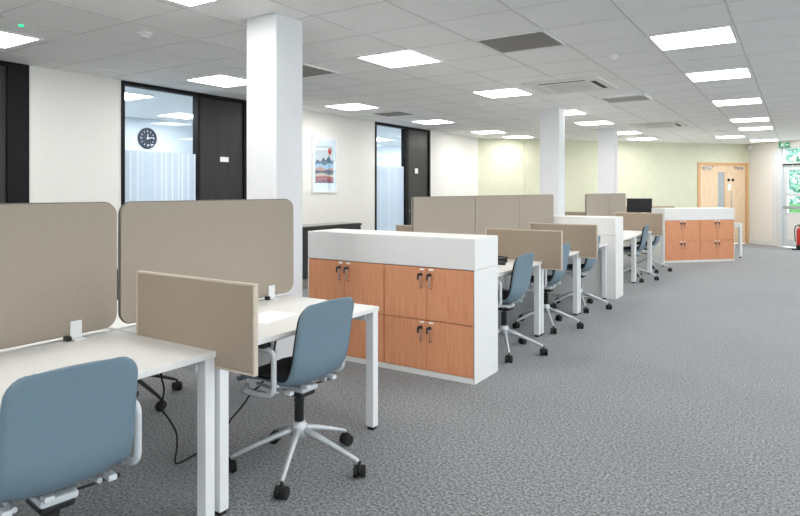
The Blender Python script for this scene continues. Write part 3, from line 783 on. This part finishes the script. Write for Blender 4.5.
t = thing('telephone', 'black desk telephone on the desk behind the near cupboards', 'telephone', (-2.46, 5.55, TH), R(-70))
bm = nb()
prism(bm, [(-.09, 0), (.09, 0), (.09, .075), (-.09, .02)], -.09, .09, Matrix.Rotation(R(90), 4, 'X')); obj('telephone_body', bm, M['black'], t)
bm = nb(); tube(bm, spline([(.0, -.105, .05), (.0, -.05, .085), (.0, .03, .085), (.0, .09, .06)]), [.024] * 3 + [.014] * 13 + [.024] * 3, 10); obj('handset', bm, M['rubber'], t)
bm = nb()
for i in range(3):
    for j in range(4): box(bm, -.05 + j * .026, -.034 + j * .026, .02 + i * .022 - .007, .02 + i * .022 + .007, .048 + j * .008, .056 + j * .008, .002, 1)
obj('keypad', bm, M['grille'], t)
t.scale = (1, 1, .55)
bm = nb(); 
lathe(bm, [(.001, .0), (.03, .0), (.033, .012), (.024, .028), (.001, .034)], 18); bm.transform(Matrix.Diagonal((1.6, 1, 1, 1)))
o = obj('computer_mouse', bm, M['black']); o.location = (-2.33, 5.32, TH); tag(o, 'small black computer mouse in front of the telephone', 'mouse')
bm = nb(); box(bm, -.105, .105, -.15, .15, 0, .0012); o = obj('paper_sheet', bm, M['paper']); o.location = (-2.43, 2.43, TH); o.rotation_euler = (0, 0, R(8)); tag(o, 'white sheet of paper lying on the second front desk', 'paper')

# charcoal sideboard by the left wall
t = thing('sideboard', 'charcoal sideboard with glossy top against the left wall, under the framed print', 'sideboard', (LX + .015, 6.55, 0))
bm = nb(); box(bm, .02, .43, 0, 1.47, .15, .86, .003); obj('sideboard_body', bm, M['darkunit'], t)
bm = nb(); box(bm, 0.0, .45, -.01, 1.48, .86, .895, .003); obj('sideboard_top', bm, M['darkunit'], t)
bm = nb(); box(bm, .03, .42, .02, 1.45, .895, .901); obj('glass_top', bm, M['gloss'], t)
bm = nb(); box(bm, .05, .38, .03, 1.44, 0, .15); obj('plinth', bm, M['grille'], t)
for k in range(3):
    bm = nb(); box(bm, .43, .446, .008 + k * .487, .483 + k * .487, .16, .85, .002, 1); dd = obj('sideboard_door', bm, M['darkunit'], t)
    bm = nb(); box(bm, .446, .456, .44 + k * .487, .45 + k * .487, .6, .78, .002, 1); obj('handle', bm, M['black'], dd)

# framed print
t = thing('framed_print', 'white-framed print of blue mountains and layered red hills under a red balloon', 'picture', (LX, 7.635, 1.83))
bm = nb(); hy, hz = .305, .445
for a, b, c, e in ((-hy, hy, -hz, -hz + .03), (-hy, hy, hz - .03, hz), (-hy, -hy + .03, -hz + .03, hz - .03), (hy - .03, hy, -hz + .03, hz - .03)): box(bm, 0, .03, a, b, c, e, .003, 1)
obj('picture_frame', bm, M['trimwhite'], t)
bm = nb(); box(bm, .004, .012, -hy + .03, hy - .03, -hz + .03, hz - .03); obj('picture_mount', bm, M['paper'], t)
bands = [lin(214, 214, 208), lin(70, 96, 112), lin(150, 182, 196), lin(196, 140, 122), lin(104, 106, 116), lin(206, 176, 150), lin(168, 74, 66), lin(120, 66, 66), lin(206, 66, 52)]
mats = [noise_mat('print_ink', c, tuple(min(1, v * 1.25) for v in c[:3]) + (1,), 40, .6, stretch=(1, .5, 3)) for c in bands]
bm = nb(); My = Matrix(((0, 0, 1, 0), (1, 0, 0, 0), (0, 1, 0, 0), (0, 0, 0, 1)))
w = .225; zb, zt = -.29, .31
prism(bm, [(-w, zb), (w, zb), (w, zt), (-w, zt)], .012, .0130, My, 0)
def ridge(pts, i, h): prism(bm, [(-w, zb)] + [(w, zb)] + [(a * w, b) for a, b in reversed(pts)], .012, h, My, i)
ridge([(-1, .04), (-.75, .08), (-.45, .05), (-.1, .12), (.1, .07), (.5, .15), (.75, .06), (1, .09)], 1, .0134)
ridge([(-1, .0), (-.5, .02), (0, -.01), (.5, .04), (1, .02)], 2, .0138)
ridge([(-1, -.06), (-.4, -.03), (.2, -.07), (1, -.04)], 3, .0142)
ridge([(-1, -.09), (-.2, -.10), (.4, -.07), (1, -.10)], 4, .0146)
ridge([(-1, -.15), (-.3, -.13), (.5, -.16), (1, -.14)], 5, .0150)
ridge([(-1, -.19), (0, -.17), (1, -.20)], 6, .0154)
ridge([(-1, -.25), (0, -.235), (1, -.26)], 7, .0158)
prism(bm, [(.13 + .042 * math.cos(2 * math.pi * k / 20), .225 + .052 * math.sin(2 * math.pi * k / 20)) for k in range(20)], .012, .0140, My, 8)
prism(bm, [(.118, .160), (.142, .160), (.142, .172), (.118, .172)], .012, .0140, My, 8)
obj('print_sheet', bm, mats, t)
bm = nb(); box(bm, .021, .023, -hy + .03, hy - .03, -hz + .03, hz - .03); obj('picture_glazing', bm, M['glass'], t)

# clock on the office's back wall
t = thing('wall_clock', 'round navy wall clock seen through the first office window', 'clock', (-9.45, 6.55, 2.32))
bm = nb(); lathe(bm, [(.175, 0), (.18, .01), (.18, .03), (.165, .035), (.16, .02)], 40, axis='X'); obj('clock_body', bm, M['navy'], t)
bm = nb()
for k in range(12):
    a = R(30 * k); r0, r1 = (.108, .136); ww = .0045 if k % 3 else .007
    ca, sa = math.cos(a), math.sin(a)
    q = [(ca * r0 - sa * ww, sa * r0 + ca * ww), (ca * r0 + sa * ww, sa * r0 - ca * ww), (ca * r1 + sa * ww, sa * r1 - ca * ww), (ca * r1 - sa * ww, sa * r1 + ca * ww)]
    prism(bm, q, .021, .024, My)
obj('hour_marks', bm, M['paper'], t)
for ang, ln in ((88, .075), (10, .125)):
    bm = nb(); a = R(ang); ca, sa = math.cos(a), math.sin(a); ww = .009
    q = [(-sa * ww - ca * .02, ca * ww - sa * .02), (sa * ww - ca * .02, -ca * ww - sa * .02), (ca * ln + sa * ww * .6, sa * ln - ca * ww * .6), (ca * ln - sa * ww * .6, sa * ln + ca * ww * .6)]
    prism(bm, q, .026, .028, My); obj('clock_hand', bm, M['paper'], t)

# cables
def cable(pts, label, r=.005):
    bm = nb(); tube(bm, spline(pts, 8), r, 8); tag(obj('power_cable', bm, M['rubber']), label, 'cable', 'black cables under the desks')
cable([(-2.60, 2.03, .59), (-2.74, 1.99, .50), (-2.739, 1.998, .395), (-2.748, 1.992, .302), (-2.722, 2.009, .251), (-2.688, 2.032, .179), (-2.683, 2.034, .10), (-2.692, 2.029, .03), (-2.70, 2.06, .006), (-2.72, 2.2, .006)], 'black cable hanging in a curve under the front desks, left of the desk legs')
cable([(-2.66, 2.74, .57), (-2.68, 2.71, .40), (-2.722, 2.669, .258), (-2.772, 2.636, .203), (-2.818, 2.607, .125), (-2.874, 2.571, .046), (-2.90, 2.55, .006), (-2.96, 2.5, .006)], 'black cable running down to the carpet behind the second front chair')

# ------------------------------------------------------------------ light, world, camera
w = bpy.data.worlds.new('daylight'); SC.world = w; w.use_nodes = True
bg = w.node_tree.nodes['Background']; bg.inputs['Color'].default_value = (.97, .985, 1, 1); bg.inputs['Strength'].default_value = 3.4
cam = bpy.data.cameras.new('camera'); co = bpy.data.objects.new('camera', cam); COL.objects.link(co)
co.location = (0, 0, 1.42); co.rotation_euler = (R(90), 0, R(32.93))
cam.sensor_width = 36; cam.lens = 616 / 800 * 36; cam.shift_y = -(258 - 190.5) / 800; cam.clip_start = .05
SC.camera = co
SC.view_settings.view_transform = 'Standard'; SC.view_settings.look = 'None'; SC.view_settings.gamma = 1; SC.view_settings.use_curve_mapping = False
SC.view_settings.exposure = 0.46
SC.cycles.use_denoising = True
SC.cycles.max_bounces = 10; SC.cycles.diffuse_bounces = 6; SC.cycles.transparent_max_bounces = 12
SC.cycles.sample_clamp_indirect = 6
